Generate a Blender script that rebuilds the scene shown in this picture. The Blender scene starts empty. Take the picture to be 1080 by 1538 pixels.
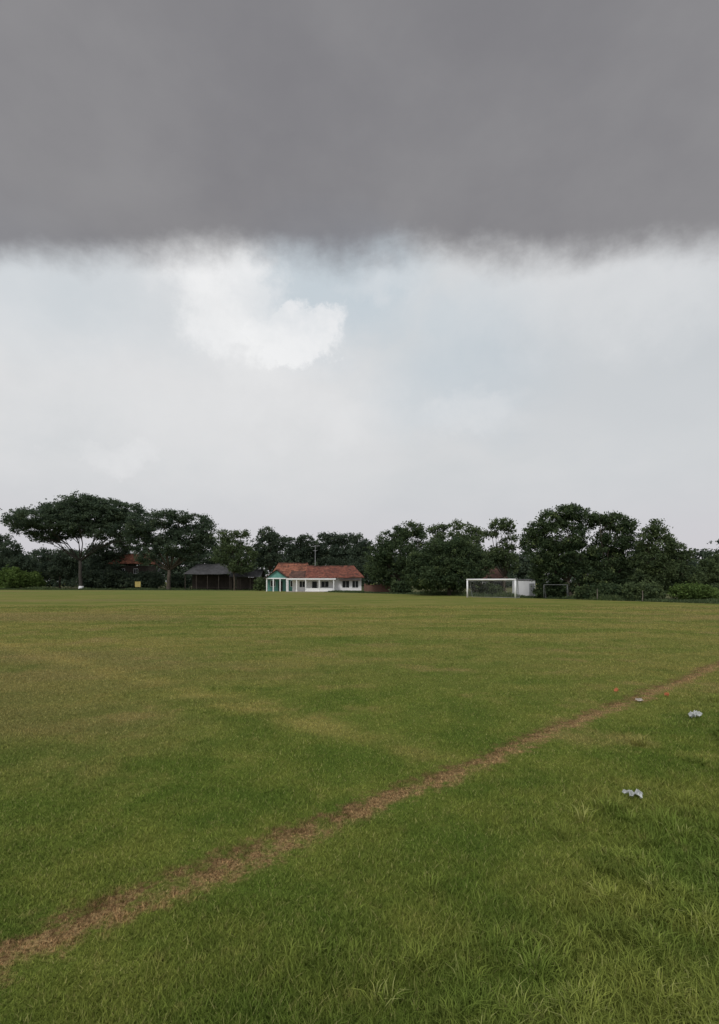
import bpy, bmesh, math, random
import numpy as np
R=math.radians
C=bpy.context.scene.collection
scn=bpy.context.scene
rng=np.random.default_rng(7); random.seed(7)
F=780.0; CH=2.1; HY=874.0; CX=540.0
def X(px,Y): return (px-CX)/F*Y
def Z(py,Y): return CH-(py-HY)/F*Y
def G(px,py):
    Y=CH*F/(py-HY); return (X(px,Y),Y)

# ---------------------------------------------------------------- nodes
class NT:
    def __init__(s,nt): s.nt=nt
    def n(s,t,**kw):
        o=s.nt.nodes.new(t)
        for k,v in kw.items(): setattr(o,k,v)
        return o
    def set(s,sock,v):
        if isinstance(v,bpy.types.NodeSocket): s.nt.links.new(v,sock)
        else: sock.default_value=v
    def math(s,op,a,b=0.0,c=None,clamp=False):
        o=s.n('ShaderNodeMath',operation=op,use_clamp=clamp); s.set(o.inputs[0],a); s.set(o.inputs[1],b)
        if c is not None: s.set(o.inputs[2],c)
        return o.outputs[0]
    def vm(s,op,a,b=(0,0,0)):
        o=s.n('ShaderNodeVectorMath',operation=op); s.set(o.inputs[0],a)
        if op=='SCALE': s.set(o.inputs[3],b)
        else: s.set(o.inputs[1],b)
        return o.outputs['Value'] if op in('DOT_PRODUCT','LENGTH','DISTANCE') else o.outputs[0]
    def noise(s,vec,scale,detail=3,rough=.55,dist=0,color=False):
        o=s.n('ShaderNodeTexNoise'); s.set(o.inputs['Vector'],vec)
        o.inputs['Scale'].default_value=scale;o.inputs['Detail'].default_value=detail
        o.inputs['Roughness'].default_value=rough;o.inputs['Distortion'].default_value=dist
        return o.outputs['Color' if color else 'Fac']
    def mr(s,v,a,b,c=0.,d=1.,smooth=True):
        o=s.n('ShaderNodeMapRange'); o.interpolation_type='SMOOTHSTEP' if smooth else 'LINEAR'
        s.set(o.inputs[0],v)
        for i,q in zip((1,2,3,4),(a,b,c,d)): s.set(o.inputs[i],q)
        return o.outputs[0]
    def mix(s,f,a,b,mode='MIX'):
        o=s.n('ShaderNodeMix',data_type='RGBA',blend_type=mode)
        s.set(o.inputs[0],f)
        for i,q in ((6,a),(7,b)):
            if isinstance(q,tuple) and len(q)==3: q=q+(1,)
            s.set(o.inputs[i],q)
        return o.outputs[2]
def newmat(name):
    m=bpy.data.materials.new(name); m.use_nodes=True; nt=m.node_tree; nt.nodes.clear()
    t=NT(nt); out=t.n('ShaderNodeOutputMaterial'); p=t.n('ShaderNodeBsdfPrincipled')
    nt.links.new(p.outputs[0],out.inputs[0]); p.inputs['Specular IOR Level'].default_value=.2
    return m,t,p,out
def plain(name,col,rough=.7,var=.25,scale=6,bump=0,metal=0):
    m,t,p,out=newmat(name)
    tc=t.n('ShaderNodeTexCoord').outputs['Object']
    f=t.noise(tc,scale,5); g=t.noise(tc,scale*.17,3)
    dark=tuple(c*(1-var) for c in col); lite=tuple(min(1,c*(1+var*.5)) for c in col)
    c=t.mix(t.mr(t.math('ADD',t.math('MULTIPLY',f,.5),t.math('MULTIPLY',g,.5)),.35,.65),dark,lite)
    t.set(p.inputs['Base Color'],c); p.inputs['Roughness'].default_value=rough; p.inputs['Metallic'].default_value=metal
    if bump:
        b=t.n('ShaderNodeBump'); b.inputs['Strength'].default_value=bump; b.inputs['Distance'].default_value=.02
        t.set(b.inputs['Height'],f); t.set(p.inputs['Normal'],b.outputs[0])
    return m
# touch line (worn, dry) and goal line (faint) on the ground
LA=(0.0,4.79); LU=(0.735,0.678); LN=(0.678,-0.735)
LB=(-0.8,7.76); BU=(0.752,-0.659); BN=(0.659,0.752)
def turf_color(t):
    pos=t.n('ShaderNodeNewGeometry').outputs['Position']
    flat=t.vm('MULTIPLY',pos,(1,1,0))
    sep=t.n('ShaderNodeSeparateXYZ'); t.set(sep.inputs[0],pos); y=sep.outputs[1]
    rot=t.n('ShaderNodeMapping'); t.set(rot.inputs[0],flat); rot.inputs['Rotation'].default_value=(0,0,R(41)); rot.inputs['Scale'].default_value=(.35,1,1)
    n1=t.noise(rot.outputs[0],.30,5,.6); n0=t.noise(flat,.9,4,.6); n2=t.noise(flat,6,4,.65); n3=t.noise(flat,38,3,.7)
    nb=t.noise(rot.outputs[0],.09,4,.6); nc=t.noise(flat,.45,5,.65)
    far=t.mr(y,5,16)
    c_near=t.mix(t.mr(n0,.35,.68),(.098,.148,.026),(.170,.200,.042))
    c_far=t.mix(t.mr(n1,.36,.62),(.135,.170,.038),(.240,.220,.068))
    c=t.mix(t.math('MULTIPLY',far,t.mr(n0,.1,.6,.7,1)),c_near,c_far)
    c=t.mix(t.mr(y,50,130),c,t.mix(t.mr(nb,.4,.6),(.165,.205,.06),(.22,.225,.07)))
    c=t.mix(t.math('MULTIPLY',t.mr(nb,.52,.66),.65),c,(.24,.19,.085))
    c=t.mix(t.math('MULTIPLY',t.math('MULTIPLY',t.mr(nc,.53,.66),t.mr(y,4,8)),.65),c,(.26,.21,.085))
    c=t.mix(t.math('MULTIPLY',t.mr(nc,.30,.45,1,0),.55),c,(.086,.135,.026))
    c=t.mix(t.math('MULTIPLY',t.mr(n2,.55,.75),.4),c,(.27,.24,.085))
    c=t.mix(t.math('MULTIPLY',t.mr(n3,.35,.6,1,0),.42),c,(.05,.068,.013))
    # faint goal line
    sA=t.vm('DOT_PRODUCT',t.vm('SUBTRACT',flat,(LA[0],LA[1],0)),(LN[0],LN[1],0))
    wob=t.math('MULTIPLY',t.math('SUBTRACT',t.noise(flat,1.3,4),.5),.9)
    dB=t.math('ABSOLUTE',t.math('ADD',t.vm('DOT_PRODUCT',t.vm('SUBTRACT',flat,(LB[0],LB[1],0)),(BN[0],BN[1],0)),wob))
    inside=t.mr(sA,-2.6,-.3,1,.12)
    mB=t.math('MULTIPLY',t.math('MULTIPLY',t.mr(dB,.0,.62,1,0),inside),t.mr(n0,.35,.6,.25,.55))
    c=t.mix(mB,c,t.mix(n2,(.22,.20,.055),(.33,.27,.10)))
    # worn touch line, broken by grass growing back
    wob2=t.math('MULTIPLY',t.math('SUBTRACT',t.noise(flat,6.5,6,.78),.5),.85)
    wob3=t.math('MULTIPLY',t.math('SUBTRACT',t.noise(flat,.6,2),.5),.45)
    dd=t.math('ADD',t.math('ADD',sA,wob2),wob3)
    dA=t.math('ABSOLUTE',dd)
    mA=t.math('MULTIPLY',t.mr(dA,.04,.26,1,0),t.mr(t.noise(flat,2.6,6,.78),.38,.52,.22,1))
    straw=t.mix(t.mr(n3,.33,.62),(.105,.062,.03),(.37,.25,.125))
    straw=t.mix(t.math('MULTIPLY',t.mr(dd,.05,-.10),t.mr(n2,.4,.6,.35,.95)),straw,(.10,.056,.03))
    c=t.mix(t.math('MULTIPLY',mA,.92),c,straw)
    return c,n3,n2
# ---------------------------------------------------------------- materials
mg,t,p,_=newmat('turf_ground'); c,n3,n2=turf_color(t); t.set(p.inputs['Base Color'],c)
p.inputs['Roughness'].default_value=.95; p.inputs['Specular IOR Level'].default_value=.02
b=t.n('ShaderNodeBump'); b.inputs['Strength'].default_value=.8; b.inputs['Distance'].default_value=.03; t.set(b.inputs['Height'],n3); t.set(p.inputs['Normal'],b.outputs[0])
def blade_mat(name,gain,tip):
    m,t,p,out=newmat(name); c,_,_=turf_color(t)
    a=t.n('ShaderNodeAttribute',attribute_name='shade').outputs['Fac']
    c=t.mix(1.0,c,t.mix(a,(gain*.55,gain*.55,gain*.6),(gain*1.4,gain*1.3,gain*1.4)),'MULTIPLY')
    c=t.mix(t.mr(a,.86,.97,0,.55),c,tip)
    t.set(p.inputs['Base Color'],c); p.inputs['Roughness'].default_value=.7; p.inputs['Specular IOR Level'].default_value=.06
    tr=t.n('ShaderNodeBsdfTranslucent'); t.set(tr.inputs[0],c); mx=t.n('ShaderNodeMixShader'); mx.inputs[0].default_value=.4
    t.nt.links.new(p.outputs[0],mx.inputs[1]); t.nt.links.new(tr.outputs[0],mx.inputs[2]); t.nt.links.new(mx.outputs[0],out.inputs[0])
    return m
M={}
M['blade']=blade_mat('turf_blade',1.85,(.44,.38,.18))
M['tall']=blade_mat('tall_blade',1.95,(.46,.44,.2))
def leaf_mat(name,dark,lite,tip):
    m,t,p,out=newmat(name)
    a=t.n('ShaderNodeAttribute',attribute_name='shade').outputs['Fac']
    c=t.mix(t.mr(a,0,.8,smooth=False),dark,lite); c=t.mix(t.mr(a,.85,1.0),c,tip)
    t.set(p.inputs['Base Color'],c); p.inputs['Roughness'].default_value=.65; p.inputs['Specular IOR Level'].default_value=.15
    tr=t.n('ShaderNodeBsdfTranslucent'); t.set(tr.inputs[0],c); mx=t.n('ShaderNodeMixShader'); mx.inputs[0].default_value=.38
    t.nt.links.new(p.outputs[0],mx.inputs[1]); t.nt.links.new(tr.outputs[0],mx.inputs[2]); t.nt.links.new(mx.outputs[0],out.inputs[0])
    return m
M['rain']=leaf_mat('rain_tree_leaf',(.052,.082,.055),(.102,.140,.084),(.15,.19,.10))
M['mango']=leaf_mat('mango_leaf',(.040,.068,.034),(.098,.138,.062),(.19,.24,.09))
M['mid']=leaf_mat('mid_leaf',(.062,.092,.045),(.122,.165,.070),(.20,.25,.10))
M['fresh']=leaf_mat('fresh_leaf',(.085,.135,.04),(.155,.23,.06),(.22,.29,.09))
M['wood']=leaf_mat('woodland_leaf',(.055,.082,.059),(.098,.132,.082),(.14,.175,.10))
M['bark']=plain('bark',(.085,.07,.055),.9,.4,8,.5)
M['palebark']=plain('pale_bark',(.060,.054,.048),.9,.35,8,.5)
M['stakewood']=plain('stake_wood',(.20,.175,.15),.9,.35,8,.5)
M['white']=plain('white_paint',(.88,.88,.90),.6,.06,2)
M['whitewall']=plain('white_wall',(.84,.84,.87),.8,.12,.7)
M['teal']=plain('teal_wall',(.15,.36,.32),.8,.25,1)
M['cream']=plain('cream_wall',(.42,.38,.32),.8,.25,1)
M['dark']=plain('dark_opening',(.02,.022,.025),.4,.2,2)
M['timber']=plain('dark_timber',(.06,.05,.042),.9,.3,6)
M['greyroof']=plain('grey_sheet_roof',(.075,.075,.08),.75,.35,1.5)
M['yellow']=plain('yellow_paint',(.50,.40,.14),.7,.2,4)
M['metal']=plain('galvanised_metal',(.45,.46,.48),.45,.2,8,0,.4)
M['dull']=plain('dull_grey_metal',(.17,.175,.18),.8,.3,4)
M['net']=plain('net_cord',(.30,.31,.32),.9,.1,8)
M['plastic']=plain('thin_plastic',(.60,.62,.62),.4,.4,30)
M['orange']=plain('orange_scrap',(.6,.2,.1),.6,.25,40)
M['paper']=plain('pale_scrap',(.46,.41,.36),.8,.3,40)
def roofmat(name,a,b_,c_,pale=(.36,.19,.14)):
    m,t,p,out=newmat(name); tc=t.n('ShaderNodeTexCoord').outputs['Object']
    w=t.n('ShaderNodeTexWave'); w.bands_direction='X'; t.set(w.inputs[0],tc); w.inputs['Scale'].default_value=1.3; w.inputs['Distortion'].default_value=.3
    w2=t.n('ShaderNodeTexWave'); w2.bands_direction='Y'; w2.wave_profile='SAW'; t.set(w2.inputs[0],tc); w2.inputs['Scale'].default_value=1.1
    n=t.noise(tc,.6,6,.8); n2=t.noise(tc,1.5,5,.8)
    c=t.mix(t.mr(n,.42,.56),a,b_); c=t.mix(t.mr(n2,.50,.58,0,.95),c,c_); c=t.mix(t.mr(n2,.34,.45,.85,0),c,pale)
    c=t.mix(t.math('MULTIPLY',w.outputs['Fac'],.25),c,(.05,.025,.02)); c=t.mix(t.math('MULTIPLY',w2.outputs['Fac'],.25),c,(.04,.02,.015))
    t.set(p.inputs['Base Color'],c); p.inputs['Roughness'].default_value=.9
    b=t.n('ShaderNodeBump'); b.inputs['Strength'].default_value=.8; b.inputs['Distance'].default_value=.06; t.set(b.inputs['Height'],w.outputs['Fac']); t.set(p.inputs['Normal'],b.outputs[0])
    return m
M['tile']=roofmat('red_clay_tile',(.17,.060,.045),(.29,.100,.068),(.09,.048,.04),(.35,.18,.13))
M['orangetile']=roofmat('orange_clay_tile',(.23,.09,.055),(.38,.15,.095),(.12,.06,.045),(.42,.22,.15))
M['oldtile']=roofmat('weathered_clay_tile',(.10,.055,.045),(.17,.085,.065),(.06,.04,.035),(.24,.15,.12))
m,t,p,_=newmat('brick'); tc=t.n('ShaderNodeTexCoord').outputs['Object']
mp=t.n('ShaderNodeMapping'); t.set(mp.inputs[0],tc); mp.inputs['Rotation'].default_value=(R(90),0,0)
br=t.n('ShaderNodeTexBrick'); t.set(br.inputs[0],mp.outputs[0]); br.inputs['Color1'].default_value=(.27,.12,.09,1); br.inputs['Color2'].default_value=(.21,.10,.075,1); br.inputs['Mortar'].default_value=(.24,.20,.18,1); br.inputs['Scale'].default_value=4
t.set(p.inputs['Base Color'],t.mix(t.math('MULTIPLY',t.noise(tc,1.5,5),.5),br.outputs[0],(.12,.08,.06))); p.inputs['Roughness'].default_value=.9; M['brick']=m
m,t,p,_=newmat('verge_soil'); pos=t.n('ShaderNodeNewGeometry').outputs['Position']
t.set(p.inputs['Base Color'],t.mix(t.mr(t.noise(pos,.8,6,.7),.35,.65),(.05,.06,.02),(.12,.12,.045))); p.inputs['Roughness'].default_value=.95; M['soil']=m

# ---------------------------------------------------------------- objects
def tag(o,label=None,cat=None,group=None,kind=None):
    if label:o['label']=label
    if cat:o['category']=cat
    if group:o['group']=group
    if kind:o['kind']=kind
    return o
def empty(name,loc,label,cat,rz=0,group=None):
    o=bpy.data.objects.new(name,None); C.objects.link(o); o.location=loc; o.rotation_euler=(0,0,rz); o.empty_display_size=.3
    return tag(o,label,cat,group)
class MB:
    def __init__(s): s.v=[];s.f=[]
    def box(s,x0,x1,y0,y1,z0,z1):
        n=len(s.v); s.v+=[(x,y,z) for z in(z0,z1) for y in(y0,y1) for x in(x0,x1)]
        s.f+=[tuple(n+i for i in q) for q in((0,2,3,1),(4,5,7,6),(0,1,5,4),(2,6,7,3),(0,4,6,2),(1,3,7,5))]; return s
    def poly(s,pts): n=len(s.v); s.v+=list(pts); s.f.append(tuple(range(n,n+len(pts)))); return s
    def slab(s,pts,th):
        n=len(s.v);k=len(pts); s.v+=list(pts)+[(a,b,c-th) for a,b,c in pts]
        s.f.append(tuple(range(n,n+k))); s.f.append(tuple(range(n+2*k-1,n+k-1,-1)))
        for i in range(k): j=(i+1)%k; s.f.append((n+i,n+k+i,n+k+j,n+j))
        return s
    def tube(s,pts,rs,seg=8):
        pts=[np.array(q,float) for q in pts]; n=len(s.v)
        if not hasattr(rs,'__len__'): rs=[rs]*len(pts)
        for i,q in enumerate(pts):
            d=pts[min(i+1,len(pts)-1)]-pts[max(i-1,0)]; d/=np.linalg.norm(d)+1e-9
            a=np.cross(d,(0,0,1.) if abs(d[2])<.9 else (1.,0,0)); a/=np.linalg.norm(a); b=np.cross(d,a)
            for k in range(seg):
                th=2*math.pi*k/seg; s.v.append(tuple(q+rs[i]*(math.cos(th)*a+math.sin(th)*b)))
        for i in range(len(pts)-1):
            for k in range(seg):
                k2=(k+1)%seg; s.f.append((n+i*seg+k,n+i*seg+k2,n+(i+1)*seg+k2,n+(i+1)*seg+k))
        s.f.append(tuple(n+k for k in range(seg))[::-1]); e=n+(len(pts)-1)*seg; s.f.append(tuple(e+k for k in range(seg)))
        return s
    def build(s,name,mat,parent=None,smooth=False):
        me=bpy.data.meshes.new(name); me.from_pydata(s.v,[],s.f); me.materials.append(mat)
        bm=bmesh.new(); bm.from_mesh(me); bmesh.ops.recalc_face_normals(bm,faces=bm.faces); bm.to_mesh(me); bm.free()
        if smooth:
            for q in me.polygons:q.use_smooth=True
        o=bpy.data.objects.new(name,me); C.objects.link(o); o.parent=parent; return o
def fastmesh(name,V,nper,mat,parent=None,shade=None,faces=None):
    me=bpy.data.meshes.new(name); nv=len(V); me.vertices.add(nv); me.vertices.foreach_set('co',V.astype(np.float32).ravel())
    if faces is None:
        nf=nv//nper; loops=np.arange(nv); starts=np.arange(nf)*nper
    else: loops,starts=faces; nf=len(starts)
    me.loops.add(len(loops)); me.loops.foreach_set('vertex_index',loops.astype(np.int32))
    me.polygons.add(nf); me.polygons.foreach_set('loop_start',starts.astype(np.int32))
    me.update(calc_edges=True)
    if shade is not None:
        a=me.attributes.new('shade','FLOAT','POINT'); a.data.foreach_set('value',shade.astype(np.float32))
    me.materials.append(mat); o=bpy.data.objects.new(name,me); C.objects.link(o); o.parent=parent; return o
def unit(n):
    v=rng.normal(size=(n,3)); return v/np.linalg.norm(v,axis=1,keepdims=True)
def foliage(lobes,density,leaf,clumpr,flat=.75):
    Vs=[];Ss=[];cc=[]
    for c,r in lobes:
        c=np.array(c);r=np.array(r); area=(r[0]*r[1]+r[0]*r[2]+r[1]*r[2])*4
        nc=max(6,int(area/(clumpr**2)*.85))
        d=unit(nc); rad=rng.uniform(.35,1,nc)**.4
        out=rng.random(nc)<.28; rad=np.where(out,rad*rng.uniform(1.02,1.38,nc),rad)
        cen=c+d*rad[:,None]*r*.93
        cr=clumpr*rng.uniform(.4,1.25,nc)*np.where(out,.6,1)
        cs=np.clip(rng.normal(.42,.25,nc),0,.88)
        nl=(density*(cr/clumpr)**2).astype(int)+4
        idx=np.repeat(np.arange(nc),nl); n=len(idx)
        p=unit(n)*(rng.uniform(0,1,n)**.6)[:,None]*cr[idx][:,None]*rng.choice([1,1,1,1.5],n)[:,None]; p[:,2]*=flat
        p+=cen[idx]
        nrm=unit(n)+np.array([0,0,.45]); nrm/=np.linalg.norm(nrm,axis=1,keepdims=True)
        a=np.cross(nrm,unit(n)); a/=np.linalg.norm(a,axis=1,keepdims=True)+1e-9; b=np.cross(nrm,a)
        s=leaf*.82*rng.uniform(.45,1.25,n)[:,None]
        q=np.stack([p-a*s,p+b*s*.5,p+a*s,p-b*s*.5],1).reshape(-1,3)
        sh=np.clip(cs[idx]+rng.normal(0,.13,n),0,1); Vs.append(q); Ss.append(np.repeat(sh,4)); cc.append(cen)
    return np.concatenate(Vs),np.concatenate(Ss),np.concatenate(cc)
def tree(name,label,Y,tpx,lobes,mat,bark='bark',leaf=.3,clumpr=1.0,density=55,tr=.3,fork=None,cat='tree',depth=1.0,group=None,flat=.75,extra=14,nstem=1,limbto=None,limbr=.6):
    bx=X(tpx,Y); o=empty(name,(bx,Y,0),label,cat,0,group); s=Y/F
    L=[]
    for (px,py,rx,ry) in lobes:
        rz=ry*s; rxx=rx*s
        L.append(((X(px,Y)-bx, rng.uniform(-.35,.35)*rxx*depth, Z(py,Y)),(rxx,max(rxx,rz)*.85*depth,rz)))
    V,S,cc=foliage(L,density*1.25,leaf,clumpr,flat)
    k=V[:,2].reshape(-1,4).min(1)>.05; k4=np.repeat(k,4)
    fastmesh('crown',V[k4],4,mat,o,S[k4])
    m=MB(); zt=Z(fork,Y) if fork else min(l[0][2] for l in L)
    for q in range(nstem):
        off=(q-(nstem-1)/2)*tr*3
        base=np.array((off,0,-.1)); top=np.array((off*2+rng.uniform(-.15,.15)*zt*.3,0,zt)); mid=base*.5+top*.5+np.array([rng.uniform(-.1,.1)*zt*.4,0,0])
        m.tube([base,base+(0,0,.3),mid,top],[tr*1.5,tr*1.1,tr*.9,tr*.75],10)
        tg=L if limbto is None else [((X(a,Y)-bx,rng.uniform(-5,5),Z(b_,Y)),0) for a,b_ in limbto]
        for c,r in tg[q::nstem]:
            c=np.array(c); d=c-top; md=top+d*.45+np.array([0,0,(.07 if limbto else -.08)*np.linalg.norm(d)])+unit(1)[0]*.07*np.linalg.norm(d)
            m.tube([top-(0,0,.2),md,c],[tr*limbr,tr*limbr*.6,tr*.13],7)
            near=cc[np.argsort(np.linalg.norm(cc-c,axis=1))[:60]]
            for e in near[rng.choice(len(near),min(len(near),max(2,extra//len(tg))),False)]:
                st=md if rng.random()<.5 else md*.4+c*.6
                m.tube([st,st*.5+e*.5+unit(1)[0]*.2,e],[tr*.2,tr*.13,tr*.05],5)
    m.build('trunk',M[bark],o,True)
    return o

# ---- ground
g=MB().poly([(-1500,-200,0),(1500,-200,0),(1500,2500,0),(-1500,2500,0)]).build('ground',mg); tag(g,'flat mown green and olive grass football field','field',kind='structure')
EDGE=[(-300,885),(400,887),(590,892),(1080,907),(1500,918)]
E=[G(*e) for e in EDGE]
m=MB()
for (a,b) in zip(E[:-1],E[1:]):
    m.poly([(a[0],a[1],.004),(b[0],b[1],.004),(b[0]*1.0+60,b[1]+260,.004),(a[0]*1.0+60,a[1]+260,.004)])
v=m.build('verge',M['soil']); tag(v,'rough shaded ground under the trees beyond the far field edge','ground',kind='structure')

# ---- grass blades
def vnoise(x,y,sc,seed=0):
    r=np.random.default_rng(seed).random((256,256)); x=x*sc+1000;y=y*sc+1000
    xi=np.floor(x).astype(int);yi=np.floor(y).astype(int);fx=x-xi;fy=y-yi;fx=fx*fx*(3-2*fx);fy=fy*fy*(3-2*fy)
    g=lambda i,j:r[i%256,j%256]
    return (g(xi,yi)*(1-fx)+g(xi+1,yi)*fx)*(1-fy)+(g(xi,yi+1)*(1-fx)+g(xi+1,yi+1)*fx)*fy
N=720000
d=1.5*np.exp(rng.random(N)*math.log(46/1.5)); x=rng.uniform(-1,1,N)*(.78*d+.8); y=d
sA=(x-LA[0])*LN[0]+(y-LA[1])*LN[1]
hn=vnoise(x,y,2.2,1)*.5+vnoise(x,y,8,2)*.5
h=(.010+.028*hn)*rng.uniform(.5,1.3,N)
h*=1+np.clip((d-6)/30,0,1)*.4
right=np.clip((sA-.3)/1.0,0,1); h*=1+right*.6
onl=np.exp(-(sA/.22)**2); h*=1-.4*onl
w=.0015+.0007*d; w*=rng.uniform(.7,1.3,N)
ang=rng.uniform(0,2*math.pi,N); tl=rng.uniform(0,2*math.pi,N); lean=h*rng.uniform(.1,1.3,N)
P=np.stack([x,y,np.zeros(N)],1); A=np.stack([np.cos(ang),np.sin(ang),np.zeros(N)],1)*w[:,None]
T=P+np.stack([np.cos(tl)*lean,np.sin(tl)*lean,h],1)
V=np.stack([P-A,P+A,T],1).reshape(-1,3)
o=fastmesh('grass',V,3,M['blade'],None,np.repeat(rng.random(N),3)); tag(o,'short mown grass blades covering the near part of the field','grass',kind='stuff')
# taller grass right of touch line: scattered blades and small tussocks
N=80000
d=1.6*np.exp(rng.random(N)*math.log(24/1.6)); x=rng.uniform(-.2,1.15,N)*(.9*d+.8); y=d
sA=(x-LA[0])*LN[0]+(y-LA[1])*LN[1]
nn=vnoise(x,y,1.3,5)*.5+vnoise(x,y,3.6,6)*.5
pr=np.clip((sA-.7)/1.4,0,1)*np.clip((nn-.38)*5,0.05,1)
k=rng.random(N)<pr; x,y,d,sA,nn=[q[k] for q in(x,y,d,sA,nn)]; N=len(x)
h=(.025+.08*np.clip((sA-.8)/2.2,0,1)*np.clip((nn-.25)*2,0,1))*rng.uniform(.5,1.3,N)
tl=rng.uniform(0,2*math.pi,N); l=h*rng.uniform(.3,1.4,N); sh=rng.random(N)*.6+np.clip(nn-.3,0,1)*.7
tx=[];ty=[];th=[];tt=[];tll=[];ts=[]
cnt=0
while cnt<480:
    yy_=2.2*math.exp(rng.random()*math.log(17/2.2)); xx_=rng.uniform(-.1,1.0)*(.85*yy_+.6)
    s_=(xx_-LA[0])*LN[0]+(yy_-LA[1])*LN[1]
    if rng.random()>np.clip((s_-.9)/1.8,0,1)*np.clip((vnoise(np.array([xx_]),np.array([yy_]),1.1,21)[0]-.3)*3,.1,1): continue
    cnt+=1; nb_=int(rng.uniform(30,100)); H=rng.uniform(.04,.11)*(1 if yy_<4.4 else 1.5); r_=rng.uniform(.05,.16); a_=rng.uniform(0,2*math.pi,nb_); rr=r_*np.sqrt(rng.random(nb_))
    tx.append(xx_+rr*np.cos(a_)); ty.append(yy_+rr*np.sin(a_)*.9); hh=H*rng.uniform(.45,1.15,nb_); th.append(hh); tt.append(a_+rng.normal(0,1.2,nb_)); tll.append(hh*rng.uniform(.3,1.5,nb_)); ts.append(np.clip(rng.uniform(.2,.85)+rng.normal(0,.15,nb_),0,1))
x=np.concatenate([x]+tx);y=np.concatenate([y]+ty);h=np.concatenate([h]+th);tl=np.concatenate([tl]+tt);l=np.concatenate([l]+tll);sh=np.concatenate([sh]+ts); N=len(x)
w=.0013+.0006*y; ang=tl+math.pi/2+rng.normal(0,.5,N)
P=np.stack([x,y,np.zeros(N)],1);A=np.stack([np.cos(ang),np.sin(ang),np.zeros(N)],1)*w[:,None]
D=np.stack([np.cos(tl),np.sin(tl),np.zeros(N)],1)*l[:,None]; U=np.zeros((N,3));U[:,2]=h
V=np.stack([P-A,P+A,P+D*.35+U*.7+A*.8,P+D*.35+U*.7-A*.8,P+D*.95+U*.9],1).reshape(-1,3)
b0=np.arange(N)*5; loops=np.stack([b0,b0+1,b0+2,b0+3,b0+3,b0+2,b0+4],1).ravel(); starts=np.stack([np.arange(N)*7,np.arange(N)*7+4],1).ravel()
o=fastmesh('tall_grass',V,0,M['tall'],None,np.repeat(sh,5),(loops,starts)); tag(o,'longer uncut grass tufts on the right outside the worn line','grass',kind='stuff')
# weeds along the far edge
Vs=[];Ss=[]
for (a,b) in zip(E[:-1],E[1:]):
    a=np.array(a);b=np.array(b);ln=np.linalg.norm(b-a); n=int(ln*260)
    tt=rng.random(n); nb=np.array([0,1.]); off=rng.exponential(3.2,n)
    q=a+(b-a)*tt[:,None]+nb*off[:,None]; hn=vnoise(q[:,0],q[:,1],.25,9)
    hh=(.15+.75*hn**2)*rng.uniform(.4,1.2,n)*(np.clip(off/1.5,.3,1)); ang=rng.uniform(0,6.28,n); ww=.06+q[:,1]*.0009
    PP=np.stack([q[:,0],q[:,1],np.zeros(n)],1);AA=np.stack([np.cos(ang)*ww,np.sin(ang)*ww,0*ww],1)
    TT=PP+np.stack([rng.normal(0,.2,n),rng.normal(0,.2,n),hh],1)
    Vs.append(np.stack([PP-AA,PP+AA,TT],1).reshape(-1,3)); Ss.append(np.repeat(np.clip(hn*.6+rng.normal(.1,.2,n),0,1),3))
o=fastmesh('weeds',np.concatenate(Vs),3,M['mid'],None,np.concatenate(Ss)); tag(o,'strip of rough weeds along the far edge of the field','weeds',kind='stuff')

# ---- woodland mass behind everything
L=[]
for i in range(46):
    px=-160+i*31; Y=190+rng.uniform(-8,15); top=(826 if px<230 or px>560 else 815)+rng.uniform(-8,8)
    s=Y/F; r=rng.uniform(18,30)*s; zt=Z(top,Y)
    L.append(((X(px,Y),Y,zt-r*.9),(r,r*.6,r*.9))); L.append(((X(px+10,Y),Y-4,3.5),(r*1.1,r*.6,4.5))); L.append(((X(px+4,Y),Y-2,zt*.55),(r*1.1,r*.6,3.5)))
V,S,_=foliage(L,30,.75,2.1); k4=np.repeat(V[:,2].reshape(-1,4).min(1)>.05,4)
o=fastmesh('woodland',V[k4],4,M['wood'],None,S[k4]); tag(o,'distant dark woodland mass closing the view behind the houses','woodland',kind='stuff')

# ---- trees
tree('rain_tree','tallest umbrella shaped rain tree with bare spreading limbs at far left',140,122,
 [(62,780,44,14),(34,786,20,9),(95,766,42,15),(126,756,36,13),(160,762,38,13),(192,768,28,13),(140,778,50,14),(88,788,36,13),(208,786,22,20),(182,794,28,16),(48,796,24,9),(196,810,26,18),(120,770,60,16),(66,806,24,9),(118,792,34,11),(158,800,26,12),(92,800,26,9)],
 M['rain'],'palebark',.33,1.2,40,.48,842,depth=1.15,flat=.5,extra=70,limbr=.4,limbto=[(40,798),(62,804),(84,800),(108,794),(134,792),(160,796),(185,804),(205,808),(74,812),(172,812)])
tree('rain_tree','second umbrella shaped tree with drooping crown right of the tallest rain tree',134,253,
 [(218,786,26,16),(250,778,26,12),(272,776,20,9),(292,784,26,12),(310,798,14,11),(240,802,36,18),(282,804,34,14),(208,808,20,22),(262,822,36,14),(302,816,20,12),(222,832,22,16),(318,812,8,7),(285,832,22,12)],
 M['rain'],'bark',.33,1.15,44,.5,856,flat=.55,extra=30)
tree('tree','thin crowned tree behind the grey roofed sheds',126,352,[(338,804,14,9),(362,802,12,7),(346,820,22,11),(370,832,17,12),(332,836,14,14),(360,850,22,11)],M['mid'],leaf=.31,clumpr=.95,density=32,tr=.2,fork=860)
tree('tree','slim upright tree just left of the antenna mast with a rounded top',130,405,[(402,801,12,9),(410,808,10,8),(396,818,15,14),(418,816,13,12),(405,838,22,14)],M['wood'],leaf=.32,clumpr=.9,density=44,tr=.22,fork=860)
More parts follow.
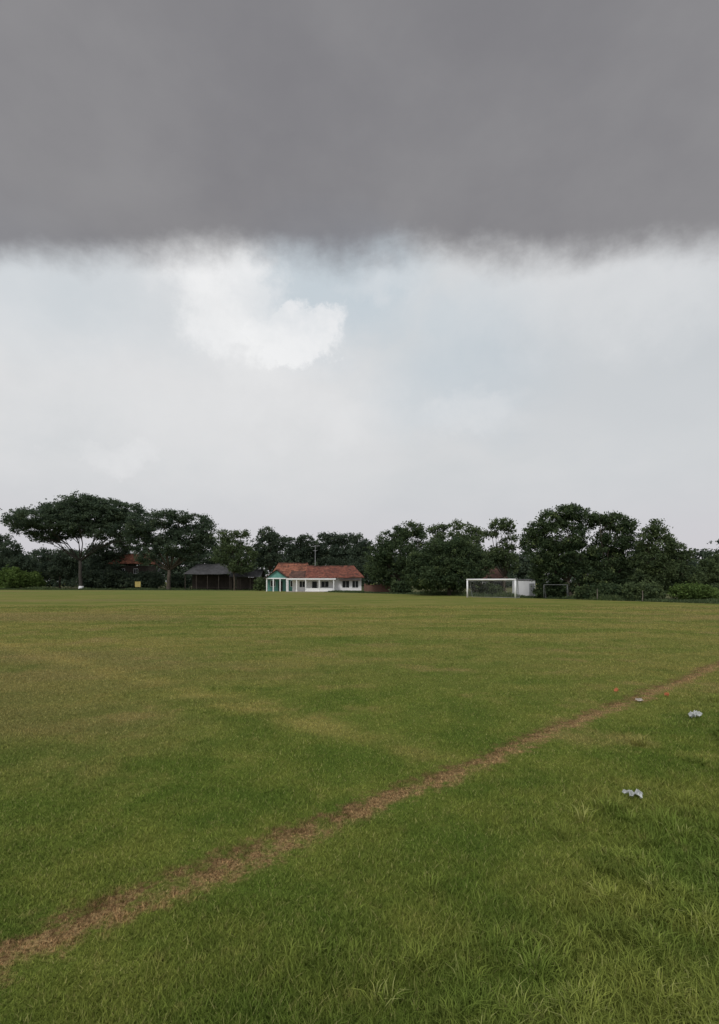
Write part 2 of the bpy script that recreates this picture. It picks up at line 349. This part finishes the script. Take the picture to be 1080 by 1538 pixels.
tree('tree','rounded tree directly behind the teal house and red roof',150,452,[(438,816,12,9),(458,812,13,8),(470,820,10,8),(452,830,26,14),(450,848,28,14)],M['wood'],leaf=.36,clumpr=1.05,density=44,tr=.25,fork=862)
tree('tree','low broad tree rising behind the white house roof',150,498,[(486,807,10,7),(503,810,13,8),(522,810,12,8),(500,826,34,14),(505,846,36,14)],M['wood'],leaf=.36,clumpr=1.05,density=44,tr=.25,fork=862)
tree('tree','small tree filling the gap at the right end of the red roof',140,540,[(538,810,10,8),(548,818,10,8),(542,830,18,14),(545,850,20,16)],M['wood'],leaf=.34,clumpr=1.0,density=44,tr=.22,fork=868)
tree('mango_tree','dark mango tree behind the low brick wall',98,600,[(616,796,18,12),(602,802,16,12),(582,812,18,14),(630,808,14,16),(570,832,22,18),(600,832,34,26),(565,855,18,20),(592,862,34,18),(622,860,26,22)],M['mango'],leaf=.25,clumpr=.85,density=50,tr=.3,fork=868)
tree('tree','airy tree with uneven top behind the dark mango tree left of the goal',104,680,[(658,794,16,8),(682,790,12,7),(700,794,14,8),(716,802,10,8),(672,812,30,13),(705,818,26,16)],M['mid'],leaf=.27,clumpr=.85,density=36,tr=.28,fork=850)
tree('mango_tree','dense low mango tree just left of the football goal',80,675,[(632,848,24,20),(656,826,24,18),(684,822,22,15),(706,832,20,16),(718,848,22,22),(650,866,38,22),(690,862,40,26),(668,846,36,26),(628,868,18,18)],M['mango'],leaf=.21,clumpr=.7,density=52,tr=.28,fork=872)
tree('tree','lanky open crowned tree standing behind the goal',84,757,[(750,788,19,8),(766,792,9,7),(738,800,12,8),(764,814,13,12),(750,832,19,13),(768,846,13,13),(736,840,12,14)],M['mid'],leaf=.23,clumpr=.7,density=42,tr=.22,fork=866)
tree('mango_tree','tallest leafy tree on the right with a broad domed crown',66,862,[(824,782,20,13),(842,771,18,11),(866,770,20,11),(804,798,16,15),(884,782,18,13),(842,806,40,26),(812,830,24,22),(860,836,40,28),(828,856,30,20),(880,862,26,20),(796,816,12,16)],M['mango'],leaf=.19,clumpr=.6,density=52,tr=.26,fork=872,nstem=2)
tree('mango_tree','bushy tree joined to the right side of the broad domed crown',65,918,[(900,780,13,9),(918,778,12,9),(928,787,18,13),(944,790,12,11),(925,812,30,22),(946,832,18,24),(910,842,30,28),(935,866,26,20),(905,872,22,16)],M['mango'],leaf=.19,clumpr=.6,density=52,tr=.22,fork=880)
tree('tree','pointed mid green tree third from the right edge',61,984,[(984,788,9,8),(978,798,10,9),(992,803,12,10),(968,812,12,16),(992,822,20,17),(1008,826,9,9),(978,840,24,20),(996,858,22,20),(968,872,22,20),(990,882,18,12)],M['mid'],leaf=.18,clumpr=.55,density=48,tr=.18,fork=884)
tree('tree','short rounded tree between pointed tree and right edge',62,1026,[(1018,826,11,9),(1030,836,11,9),(1012,842,12,14),(1016,856,18,18),(1035,866,18,18),(1022,882,22,12)],M['mid'],leaf=.18,clumpr=.55,density=48,tr=.15,fork=888)
tree('tree','low tree cut off by the right edge of the view',66,1075,[(1060,848,11,8),(1082,842,14,10),(1070,862,22,16),(1098,860,20,22),(1068,882,24,12),(1100,880,22,14)],M['mid'],leaf=.2,clumpr=.62,density=46,tr=.15,fork=888)
tree('tree','bushy tree cut off by the left edge of the view',150,4,[(-20,818,22,14),(4,812,12,8),(18,824,18,12),(-10,845,34,20),(30,848,26,16)],M['wood'],leaf=.36,clumpr=1.2,density=46,tr=.3,fork=862)
tree('tree','dark tree showing below the limbs of the tallest rain tree',160,90,[(66,834,20,10),(100,836,26,12),(85,856,38,16)],M['wood'],leaf=.4,clumpr=1.3,density=42,tr=.3,fork=866)
tree('tree','dark tree between the trunks of the two umbrella trees',158,165,[(150,830,22,14),(176,826,20,14),(165,852,34,18)],M['wood'],leaf=.4,clumpr=1.3,density=42,tr=.3,fork=866)
# shrubs
def shrub(label,px,Y,wpx,hpx,mat,n=4,name='shrub'):
    by=HY+CH*F/Y; lob=[(px+rng.uniform(-.5,.5)*wpx,by-hpx*rng.uniform(.35,.62),wpx*.42,hpx*.4) for _ in range(n)]+[(px,by-hpx*.3,wpx*.5,hpx*.35)]
    bx=X(px,Y); s=Y/F; o=empty(name,(bx,Y,0),label,'shrub')
    L=[((X(a,Y)-bx,rng.uniform(-.3,.3)*c*s,Z(b,Y)),(c*s,c*s*.8,d_*s)) for a,b,c,d_ in lob]
    V,S,cc=foliage(L,34,.0022*Y+.06,.005*Y+.15); k4=np.repeat(V[:,2].reshape(-1,4).min(1)>.03,4)
    fastmesh('foliage',V[k4],4,mat,o,S[k4])
    m=MB()
    for e in cc[rng.choice(len(cc),6,False)]: m.tube([(0,0,-.05),e*.5+np.array([0,0,.1]),e],[.05,.035,.015],5)
    m.build('stem',M['bark'],o)
shrub('bright green shrub nearest the left edge of the view',12,143,34,34,M['fresh'])
shrub('light green shrub left of the tallest rain tree trunk',48,146,32,26,M['fresh'])
shrub('dark shrub just right of the white based trunk',160,146,50,32,M['wood'],5)
shrub('low shrub behind the yellow sign',215,146,44,28,M['wood'],5)
shrub('dark shrub left of the long grey roofed shed',268,142,26,24,M['wood'])
shrub('rounded shrub between the second shed and the teal house',390,122,16,20,M['mid'])
shrub('dark shrub at the right end of the low brick wall',606,94,24,22,M['mango'])
shrub('bush growing at the foot of the lanky tree behind the goal',742,80,28,20,M['mid'])
shrub('bush below the broad domed crown right of the white hut',838,67,46,28,M['mango'],5)
shrub('bush between the two thick trunks on the right',905,62,44,26,M['mango'],5)
shrub('leafy bush under the pointed tree on the right',968,58,44,28,M['mid'],5)
shrub('light leafy bush near the right edge of the field',1038,57,42,26,M['fresh'],5)
shrub('dark bush partly outside the right edge',1085,60,36,28,M['mid'],4)

big=[o for o in C.objects if o.get('label','').startswith('tallest umbrella')][0]
MB().tube([(0,0,.02),(0,0,1.0)],[.76,.60],14).build('painted_band',M['white'],big)

# ---- houses
def window(parent,x,y,z0,w,h,frame='white',pane='dark'):
    f=MB(); t_=.08
    f.box(x-w/2,x+w/2,y-.05,y,z0,z0+t_).box(x-w/2,x+w/2,y-.05,y,z0+h-t_,z0+h).box(x-w/2,x-w/2+t_,y-.05,y,z0+t_,z0+h-t_).box(x+w/2-t_,x+w/2,y-.05,y,z0+t_,z0+h-t_).box(x-.03,x+.03,y-.045,y,z0+t_,z0+h-t_)
    fo=f.build('window',M[frame],parent); MB().box(x-w/2+t_,x+w/2-t_,y-.02,y-.003,z0+t_,z0+h-t_).build('pane',M[pane],fo)
def door(parent,x,y,w,h,mat='dark'):
    d_=MB().box(x-w/2,x+w/2,y-.06,y-.003,.05,h).build('door',M[mat],parent)
    MB().box(x+w/2-.14,x+w/2-.1,y-.12,y-.062,h*.45,h*.45+.12).build('handle',M['metal'],d_)
def gable(parent,x0,x1,y0,y1,ze,zr,mat,hipl=0,hipr=0,ov=.5,th=.12,sag=1.):
    ym=(y0+y1)/2; X0=x0-ov;X1=x1+ov;Y0=y0-ov;Y1=y1+ov; m=MB()
    ra=(X0+hipl,ym,zr); rb=(X1-hipr,ym,zr)
    K=7; fr=lambda a,b,u:tuple(a[i]*(1-u)+b[i]*u for i in range(3))
    jj=[0]+[rng.uniform(-.08,.06)*sag for _ in range(K-1)]+[0]; kk=[0]+[rng.uniform(-.18,.04)*sag for _ in range(K-1)]+[0]
    for e0,e1 in(((X0,Y0,ze),(X1,Y0,ze)),((X0,Y1,ze),(X1,Y1,ze))):
        for i in range(K):
            a=fr(e0,e1,i/K);b_=fr(e0,e1,(i+1)/K);c_=fr(ra,rb,(i+1)/K);d_=fr(ra,rb,i/K)
            a=(a[0],a[1],a[2]+jj[i]);b_=(b_[0],b_[1],b_[2]+jj[i+1]);c_=(c_[0],c_[1],c_[2]+kk[i+1]);d_=(d_[0],d_[1],d_[2]+kk[i])
            m.slab([a,b_,c_,d_],th)
    if hipl: m.slab([(X0,Y1,ze),(X0,Y0,ze),ra],th)
    if hipr: m.slab([(X1,Y0,ze),(X1,Y1,ze),rb],th)
    r=m.build('roof',M[mat],parent)
    bmx=bmesh.new(); bmx.from_mesh(r.data); bmesh.ops.remove_doubles(bmx,verts=bmx.verts,dist=.002); bmx.to_mesh(r.data); bmx.free()
    MB().tube([(ra[0]*(1-i/K)+rb[0]*i/K,ym,zr+.03+kk[i]) for i in range(K+1)],.13,6).build('ridge',M['oldtile' if mat!='greyroof' else mat],r)
    return r
# white house
Y=110; s=Y/F; W=(545-437)*s
h=empty('house',(X(491,Y),Y,0),'white walled house with long red tiled roof and columned porch','house')
MB().box(-W/2+.3,W/2-.3,.0,8,0,3.05).build('wall',M['whitewall'],h)
gable(h,-W/2+3.6,W/2-.2,-.6,8.4,3.1,5.6,'tile',0,2.2)
MB().slab([(-W/2-.4,-.9,3.0),(-W/2+3.05,-.9,3.0),(-W/2+3.05,4,4.5),(-W/2-.4,4,4.5)],.12).slab([(-W/2-.4,8.6,3.0),(-W/2-.4,4,4.5),(-W/2+3.05,4,4.5),(-W/2+3.05,8.6,3.0)],.12).build('lower_roof',M['oldtile'],h)
MB().box(-W/2-.6,-W/2+9.6,-2.6,-.03,2.55,2.85).build('porch_roof',M['white'],h)
for q in(-W/2-.3,-W/2+1.5,-W/2+3.4,-W/2+6.2,-W/2+9.2): MB().tube([(q,-2.4,0),(q,-2.4,.25),(q,-2.4,.26),(q,-2.4,2.55)],[.2,.2,.12,.12],10).build('column',M['white'],h)
MB().box(-W/2-.7,W/2,-2.8,-.03,0,.14).build('floor_slab',M['cream'],h)
window(h,-W/2+2.4,0,.9,1.3,1.4); door(h,-W/2+5.0,0,1.0,2.2); window(h,-W/2+7.2,0,.9,1.7,1.4)
window(h,W/2-3.6,0,.8,1.6,1.6); window(h,W/2-1.6,0,.8,1.4,1.6)
MB().box(W/2-4.9,W/2-.5,-1.1,-.03,2.45,2.55).build('window_canopy',M['oldtile'],h)
for q in (-W/2+3.4,): MB().box(q,q+5.6,-2.45,-2.35,.14,.8).build('porch_rail',M['white'],h)
# teal house
Y=117; s=Y/F; W=(462-402)*s
h=empty('house',(X(432,Y),Y,0),'teal walled house with gabled porch and orange red tiled roof','house')
MB().box(-W/2,W/2,0,7,0,3.3).build('wall',M['teal'],h)
r=gable(h,-W/2+1.2,W/2+.6,-.3,7.3,3.5,6.45,'orangetile',1.2,1.4)
m=MB(); xc=-W/2+2.4
m.slab([(xc-2.7,-2.6,2.9),(xc,-2.6,4.9),(xc,2.4,4.9),(xc-2.7,2.4,2.9)],.12); m.slab([(xc,-2.6,4.9),(xc+2.7,-2.6,2.9),(xc+2.7,2.4,2.9),(xc,2.4,4.9)],.12)
m.build('porch_roof',M['oldtile'],h)
MB().poly([(xc-2.3,-2.2,3.0),(xc+2.3,-2.2,3.0),(xc,-2.2,4.65)]).build('porch_gable',M['teal'],h)
MB().box(xc-2.4,xc+2.4,-2.3,-2.1,2.75,3.0).build('porch_beam',M['white'],h)
for q in(-2.2,-.75,.75,2.2): MB().box(xc+q-.11,xc+q+.11,-2.29,-2.11,0,2.75).build('column',M['white'],h)
window(h,xc-1.2,0,1,1.1,1.4); door(h,xc+.5,0,.95,2.2,'timber'); window(h,W/2-1.6,0,1,1.2,1.4); window(h,W/2-3.4,0,1,1.0,1.4)
# half hidden orange roof house far left
Y=165; s=Y/F; W=(240-186)*s
h=empty('house',(X(213,Y),Y-9,0),'half hidden house with orange roof between the two umbrella trees','house')
MB().box(-W/2,W/2,0,6,0,7.0).build('wall',M['timber'],h); gable(h,-W/2,W/2,0,6,7.6,10.6,'orangetile',1.5,1.5)
window(h,-2,0,4.6,1.4,1.5); window(h,2,0,4.6,1.4,1.5); door(h,0,0,1.1,2.2)
# sheds
def shed(label,px0,px1,Y,ridge,eave,hl):
    s=Y/F; W=(px1-px0)*s; h=empty('shed',(X((px0+px1)/2,Y),Y,0),label,'shed'); ze=Z(eave,Y);zr=Z(ridge,Y)
    gable(h,-W/2,W/2,0,6,ze,zr,'greyroof',hl,0,.4,.06)
    n=max(3,int(W/2.6))
    for i in range(n+1):
        for yy in(.1,5.9): MB().box(-W/2+i*W/n-.08,-W/2+i*W/n+.08,yy-.08,yy+.08,0,ze-.14).build('post',M['timber'],h)
    MB().box(-W/2,W/2,5.6,5.7,0,ze-.14).build('back_wall',M['timber'],h)
    MB().box(-W/2+.2,W/2-.2,2.2,3.2,.55,.68).box(-W/2+.5,-W/2+.6,2.3,3.1,0,.55).box(W/2-.6,W/2-.5,2.3,3.1,0,.55).build('bench',M['timber'],h)
shed('long open shed with dark grey roof right of the second umbrella tree',278,345,132,847,862,2.5)
shed('smaller lower shed with dark grey roof left of the teal house',347,390,128,855,866,0)
# brick wall
Y=103; s=Y/F; W=(596-548)*s
h=empty('brick_wall',(X(572,Y),Y-2,0),'low reddish brick wall right of the white house','wall')
MB().box(-W/2,W/2,0,.2,0,1.5).build('wall_panel',M['brick'],h); MB().box(-W/2-.05,W/2+.05,-.05,.25,1.503,1.58).build('coping',M['oldtile'],h)
for q in(-W/2,0,W/2): MB().box(q-.17,q+.17,-.08,.28,0,1.75).build('pier',M['brick'],h)
# brown-roofed house behind goal
Y=88; s=Y/F; W=(758-722)*s
h=empty('house',(X(740,Y),Y,0),'house with weathered brown roof half hidden behind the goal','house')
MB().box(-W/2,W/2,0,6,0,2.7).build('wall',M['timber'],h); gable(h,-W/2,W/2,0,6,2.75,4.7,'oldtile',1.0,1.0)
window(h,-1.2,0,.9,1.1,1.2); door(h,.8,0,.95,2.1)
# white hut
Y=73; s=Y/F; W=(804-779)*s
h=empty('hut',(X(791.5,Y),Y,0),'small plain white hut just right of the football goal','hut')
MB().box(-W/2,W/2,0,3,0,2.3).build('wall',M['whitewall'],h)
MB().slab([(-W/2-.06,-.06,2.36),(W/2+.06,-.06,2.36),(W/2+.06,3.1,2.5),(-W/2-.06,3.1,2.5)],.05).build('roof',M['greyroof'],h)
door(h,W/2-.5,0,.7,1.9,'metal')

# antenna mast
Y=121
a=empty('antenna_mast',(X(471,Y),Y+4.5,0),'thin pale antenna mast rising above the red roofs','antenna')
zt=Z(817,Y); MB().tube([(0,0,0),(0,0,zt)],[.09,.05],8).build('mast',M['metal'],a)
m=MB(); m.tube([(-1.1,0,zt-.3),(1.1,0,zt-.1)],.035,6)
for i in range(7): q=-1+i*.33; m.tube([(q,-.45,zt-.3+.1*(q+1)),(q,.45,zt-.3+.1*(q+1))],.025,5)
m.tube([(-.5,0,zt-1.3),(.5,0,zt-1.3)],.03,6); m.build('aerial',M['metal'],a)
# yellow sign
Y=139.0; s=empty('sign',(X(207,Y),Y,0),'small yellow board on short posts between the umbrella trees','sign')
MB().box(-.75,.75,-.04,.04,.75,2.2).build('board',M['yellow'],s)
for q in(-.5,.5): MB().tube([(q,.09,0),(q,.09,2.1)],.05,6).build('post',M['timber'],s)

# ---- football goal
def goal(label,pl,pr,zbar,depth,rad,net=True,name='football_goal',mat='white',stay='metal'):
    pl=np.array(pl);pr=np.array(pr); mid=(pl+pr)/2; d=pr-pl; w=np.linalg.norm(d); ang=math.atan2(d[1],d[0])
    o=empty(name,(mid[0],mid[1],0),label,'goal',ang)
    for q in(-w/2,w/2): MB().tube([(q,0,-.05),(q,0,zbar-rad)],rad,10).build('post',M[mat],o,True)
    MB().tube([(-w/2-rad,0,zbar),(w/2+rad,0,zbar)],rad,10).build('crossbar',M[mat],o,True)
    for q in(-w/2,w/2): MB().tube([(q,rad,zbar-.02),(q,depth*.45,zbar-.05),(q,depth,.03),(q,.1,.03)],.03,6).build('side_stay',M[stay],o,True)
    MB().tube([(-w/2+.04,depth,.03),(w/2-.04,depth,.03)],.03,6).build('ground_bar',M[stay],o,True)
    if net:
        m=MB(); sp=.24; nx=int(w/sp)
        prof=[(rad,zbar-.03),(depth*.45,zbar-.16),(depth*.7,zbar*.52),(depth,.06)]
        def pt(u):
            k=min(int(u*3),2); f=u*3-k; return [prof[k][j]*(1-f)+prof[k+1][j]*f for j in(0,1)]
        for i in range(nx+1):
            q=-w/2+i*w/nx; sg=.3*math.sin(i/nx*math.pi*4)**2
            m.tube([(q,pt(u/6)[0],max(.02,pt(u/6)[1]-sg*math.sin(u/6*math.pi))) for u in range(7)],.006,4)
        for j in range(1,18):
            y_,z_=pt(j/18); m.tube([(-w/2+i*w/12,y_,max(.02,z_-.3*math.sin(i/12*math.pi*4)**2*math.sin(j/18*math.pi))) for i in range(13)],.006,4)
        for sd in(-1,1):
            for j in range(1,10): 
                z_=zbar*j/10; yy=depth*(1-.55*j/10); m.tube([(sd*w/2,.02,z_),(sd*w/2,yy,z_)],.006,4)
            for j in range(1,8):
                yy=depth*j/8; m.tube([(sd*w/2,yy,.03),(sd*w/2,yy,zbar*min(1,(1-j/8)/.5))],.006,4)
        m.build('net',M['net'],o)
    return o
Yl=70.0; Yr=66.5
pl=(X(702,Yl),Yl); pr=(X(774,Yr),Yr)
goal('white football goal with sagging net on the far field edge',pl,pr,2.4,1.9,.11)
Yl=65; Yr=63.5
goal('thin dull grey goal frame without net right of the white hut',(X(817,Yl),Yl),(X(852,Yr),Yr),1.75,1.0,.035,False,'small_goal','dull','dull')
for i,(px,Y,hh,lb) in enumerate([(760,74,1.3,'short pale stake right behind the goal'),(897,60,1.3,'pale wooden stake in front of the domed tree trunks'),(965,55.5,1.2,'pale wooden stake below the pointed tree')]):
    o=MB().tube([(0,0,0),(.03,0,hh*.5),(0,0,hh)],[.05,.045,.04],7).build('stake',M['stakewood'])
    o.location=(X(px,Y),Y,0); tag(o,lb,'stake')

# ---- litter: crumpled sheets with torn outline
def crumple(name,label,px,py,w,h,mat,seed,cat='litter',n=22):
    x_,y_=G(px,py); r=np.random.default_rng(seed); v=[];f=[]
    ks=r.normal(size=(7,2))*4.2; ph=r.uniform(0,6,7); lim=lambda a:1+.28*math.sin(2*a+ph[0])+.18*math.sin(5*a+ph[1])+.12*math.sin(9*a+ph[2])
    v.append((0,0,h*.35))
    K=30
    for j in range(1,n+1):
        for i in range(K):
            a=2*math.pi*i/K; q=j/n*lim(a); u=np.array((math.cos(a)*q,math.sin(a)*q))
            z=sum(abs(math.sin(ks[m_]@u+ph[m_]))**.8 for m_ in range(7))/7
            z=max(0,(z-.42)*2.6)*h*(1-.35*(j/n)**3)
            sh=.12*math.sin(4*u[1]+ph[3]); v.append(((u[0]+sh)*w/2,u[1]*w/2*.7,z))
    for i in range(K): f.append((0,1+i,1+(i+1)%K))
    for j in range(n-1):
        for i in range(K): a=1+j*K+i;b_=1+j*K+(i+1)%K; f.append((a,a+K,b_+K,b_))
    me=bpy.data.meshes.new(name); me.from_pydata(v,[],f); me.materials.append(mat)
    o=bpy.data.objects.new(name,me); C.objects.link(o); o.location=(x_,y_,.018); o.rotation_euler=(r.uniform(.05,.2),r.uniform(-.15,.15),r.uniform(-.6,.6)); tag(o,label,cat)
crumple('plastic_bag','crumpled clear plastic bag lying in tall grass near the right edge',1043,1079,.19,.09,M['plastic'],23,'plastic bag')
crumple('plastic_bag','greyish plastic bag in the tufts at the lower right',952,1199,.14,.06,M['plastic'],31,'plastic bag')
crumple('scrap','small orange scrap on the grass left of the worn line',925,1040,.08,.06,M['orange'],5)
crumple('scrap','small orange scrap on the grass right of the worn line',1001,1047,.08,.065,M['orange'],6)
crumple('scrap','pale flat scrap of paper lying on the worn line',960,1054,.15,.04,M['paper'],8)

# ---------------------------------------------------------------- sky
w=bpy.data.worlds.new('World'); scn.world=w; w.use_nodes=True; nt=w.node_tree; nt.nodes.clear(); t=NT(nt)
SE=R(50); SAZ=R(205)
dirv=t.n('ShaderNodeTexCoord').outputs['Generated']
def dv(px,py):
    v=np.array([(px-CX)/F,1,(HY-py)/F]); return v/np.linalg.norm(v)
sep=t.n('ShaderNodeSeparateXYZ'); t.set(sep.inputs[0],dirv); z=sep.outputs[2]; yy=sep.outputs[1]
st=t.vm('MULTIPLY',dirv,(1,1,1.7))
nw=t.vm('SUBTRACT',t.noise(st,3.2,6,.6,0,True),(.5,.5,.5))
wd=t.vm('ADD',dirv,t.vm('SCALE',nw,.20))
nw2=t.vm('SUBTRACT',t.noise(dirv,10,8,.66,0,True),(.5,.5,.5))
wd2=t.vm('ADD',t.vm('ADD',dirv,t.vm('SCALE',nw,.07)),t.vm('SCALE',nw2,.18))
def blob(px,py,rx,ry,vec,soft=.35,gain=1.):
    c=dv(px,py); q=t.vm('MULTIPLY',t.vm('SUBTRACT',vec,tuple(c)),(F/rx*.85,F/rx*.4,F/ry*.85))
    return t.math('MULTIPLY',t.mr(t.vm('LENGTH',q),1+soft,1-soft,0,1),gain)
def addm(lst):
    a=lst[0]
    for b in lst[1:]: a=t.math('MAXIMUM',a,b)
    return a
base=t.mix(t.mr(t.noise(st,1.8,6,.55),.32,.68),(.590,.615,.635),(.690,.697,.708))
base=t.mix(t.mr(z,.0,.22,1,0),base,(.615,.597,.632))
blue=addm([blob(500,445,85,60,wd,.6,.75),blob(690,540,90,60,wd,.8,.5),blob(640,505,40,40,wd,.6,.5),blob(60,440,140,40,wd,.8,.35)])
c=t.mix(blue,base,(.545,.635,.69))
grey=addm([blob(990,540,170,90,wd,.8,.55),blob(1000,700,260,60,wd,.9,.2)])
c=t.mix(grey,c,(.52,.56,.595))
tex=t.mr(t.noise(dirv,8,8,.65),.3,.7,.55,1.15)
soft=addm([blob(300,440,70,45,wd2,.8,.5),blob(400,550,95,50,wd2,.8,.6),blob(430,615,120,45,wd2,.8,.5),blob(160,682,50,24,wd2,.6,.6),blob(200,560,210,110,wd,.95,.4),blob(570,435,50,24,wd2,.8,.45),blob(820,440,150,45,wd2,.9,.3),blob(690,620,60,26,wd2,.7,.4),blob(1000,440,120,40,wd2,.9,.3)])
c=t.mix(t.math('MULTIPLY',soft,tex),c,(.80,.805,.815))
crisp=addm([blob(350,450,58,50,wd2,.35,.85),blob(378,488,50,32,wd2,.35,.85),blob(440,500,48,28,wd2,.22,1.)])
c=t.mix(t.math('MULTIPLY',crisp,tex),c,(.88,.885,.89))
# heavier grey cloud sheet, high and ahead, with a ragged front edge
ele=t.math('DIVIDE',z,t.math('MAXIMUM',yy,.12))
rag=t.math('ADD',t.math('MULTIPLY',t.math('SUBTRACT',t.noise(st,2.6,7,.62),.5),.20),t.math('MULTIPLY',t.math('SUBTRACT',t.noise(dirv,9,6,.65),.5),.08))
up=t.mr(t.math('ADD',ele,rag),.59,.69)
up=t.math('MULTIPLY',up,t.mr(yy,.12,.4))
deck=t.mix(t.mr(t.noise(st,2.0,6,.55),.3,.7),(.195,.191,.206),(.26,.255,.265))
c=t.mix(t.math('MULTIPLY',up,.96),c,deck)
sky=t.n('ShaderNodeTexSky'); sky.sky_type='NISHITA'; sky.sun_disc=False; sky.sun_elevation=SE; sky.sun_rotation=SAZ
b1=t.n('ShaderNodeBackground'); nt.links.new(sky.outputs[0],b1.inputs[0]); b1.inputs[1].default_value=.1
b2=t.n('ShaderNodeBackground'); t.set(b2.inputs[0],c); b2.inputs[1].default_value=1.0
mx=t.n('ShaderNodeMixShader'); t.set(mx.inputs[0],t.math('SUBTRACT',1,t.math('MULTIPLY',blue,.12)))
nt.links.new(b1.outputs[0],mx.inputs[1]); nt.links.new(b2.outputs[0],mx.inputs[2])
out=t.n('ShaderNodeOutputWorld'); nt.links.new(mx.outputs[0],out.inputs[0])
ld=bpy.data.lights.new('sun','SUN'); ld.energy=1.5; ld.angle=R(14); ld.color=(1,.97,.92); lo=bpy.data.objects.new('sun',ld); C.objects.link(lo)
from mathutils import Vector
sd=Vector((math.sin(SAZ)*math.cos(SE),math.cos(SAZ)*math.cos(SE),math.sin(SE))); lo.rotation_euler=sd.to_track_quat('Z','Y').to_euler()

cam=bpy.data.cameras.new('camera'); co=bpy.data.objects.new('camera',cam); C.objects.link(co); co.location=(0,0,CH); co.rotation_euler=(R(90),0,0)
cam.sensor_fit='HORIZONTAL'; cam.sensor_width=36; cam.lens=26; cam.shift_y=-(769-874)/1080.0; cam.clip_end=5000; cam.clip_start=.1
scn.camera=co
scn.view_settings.view_transform='Standard'; scn.view_settings.look='None'; scn.view_settings.exposure=0
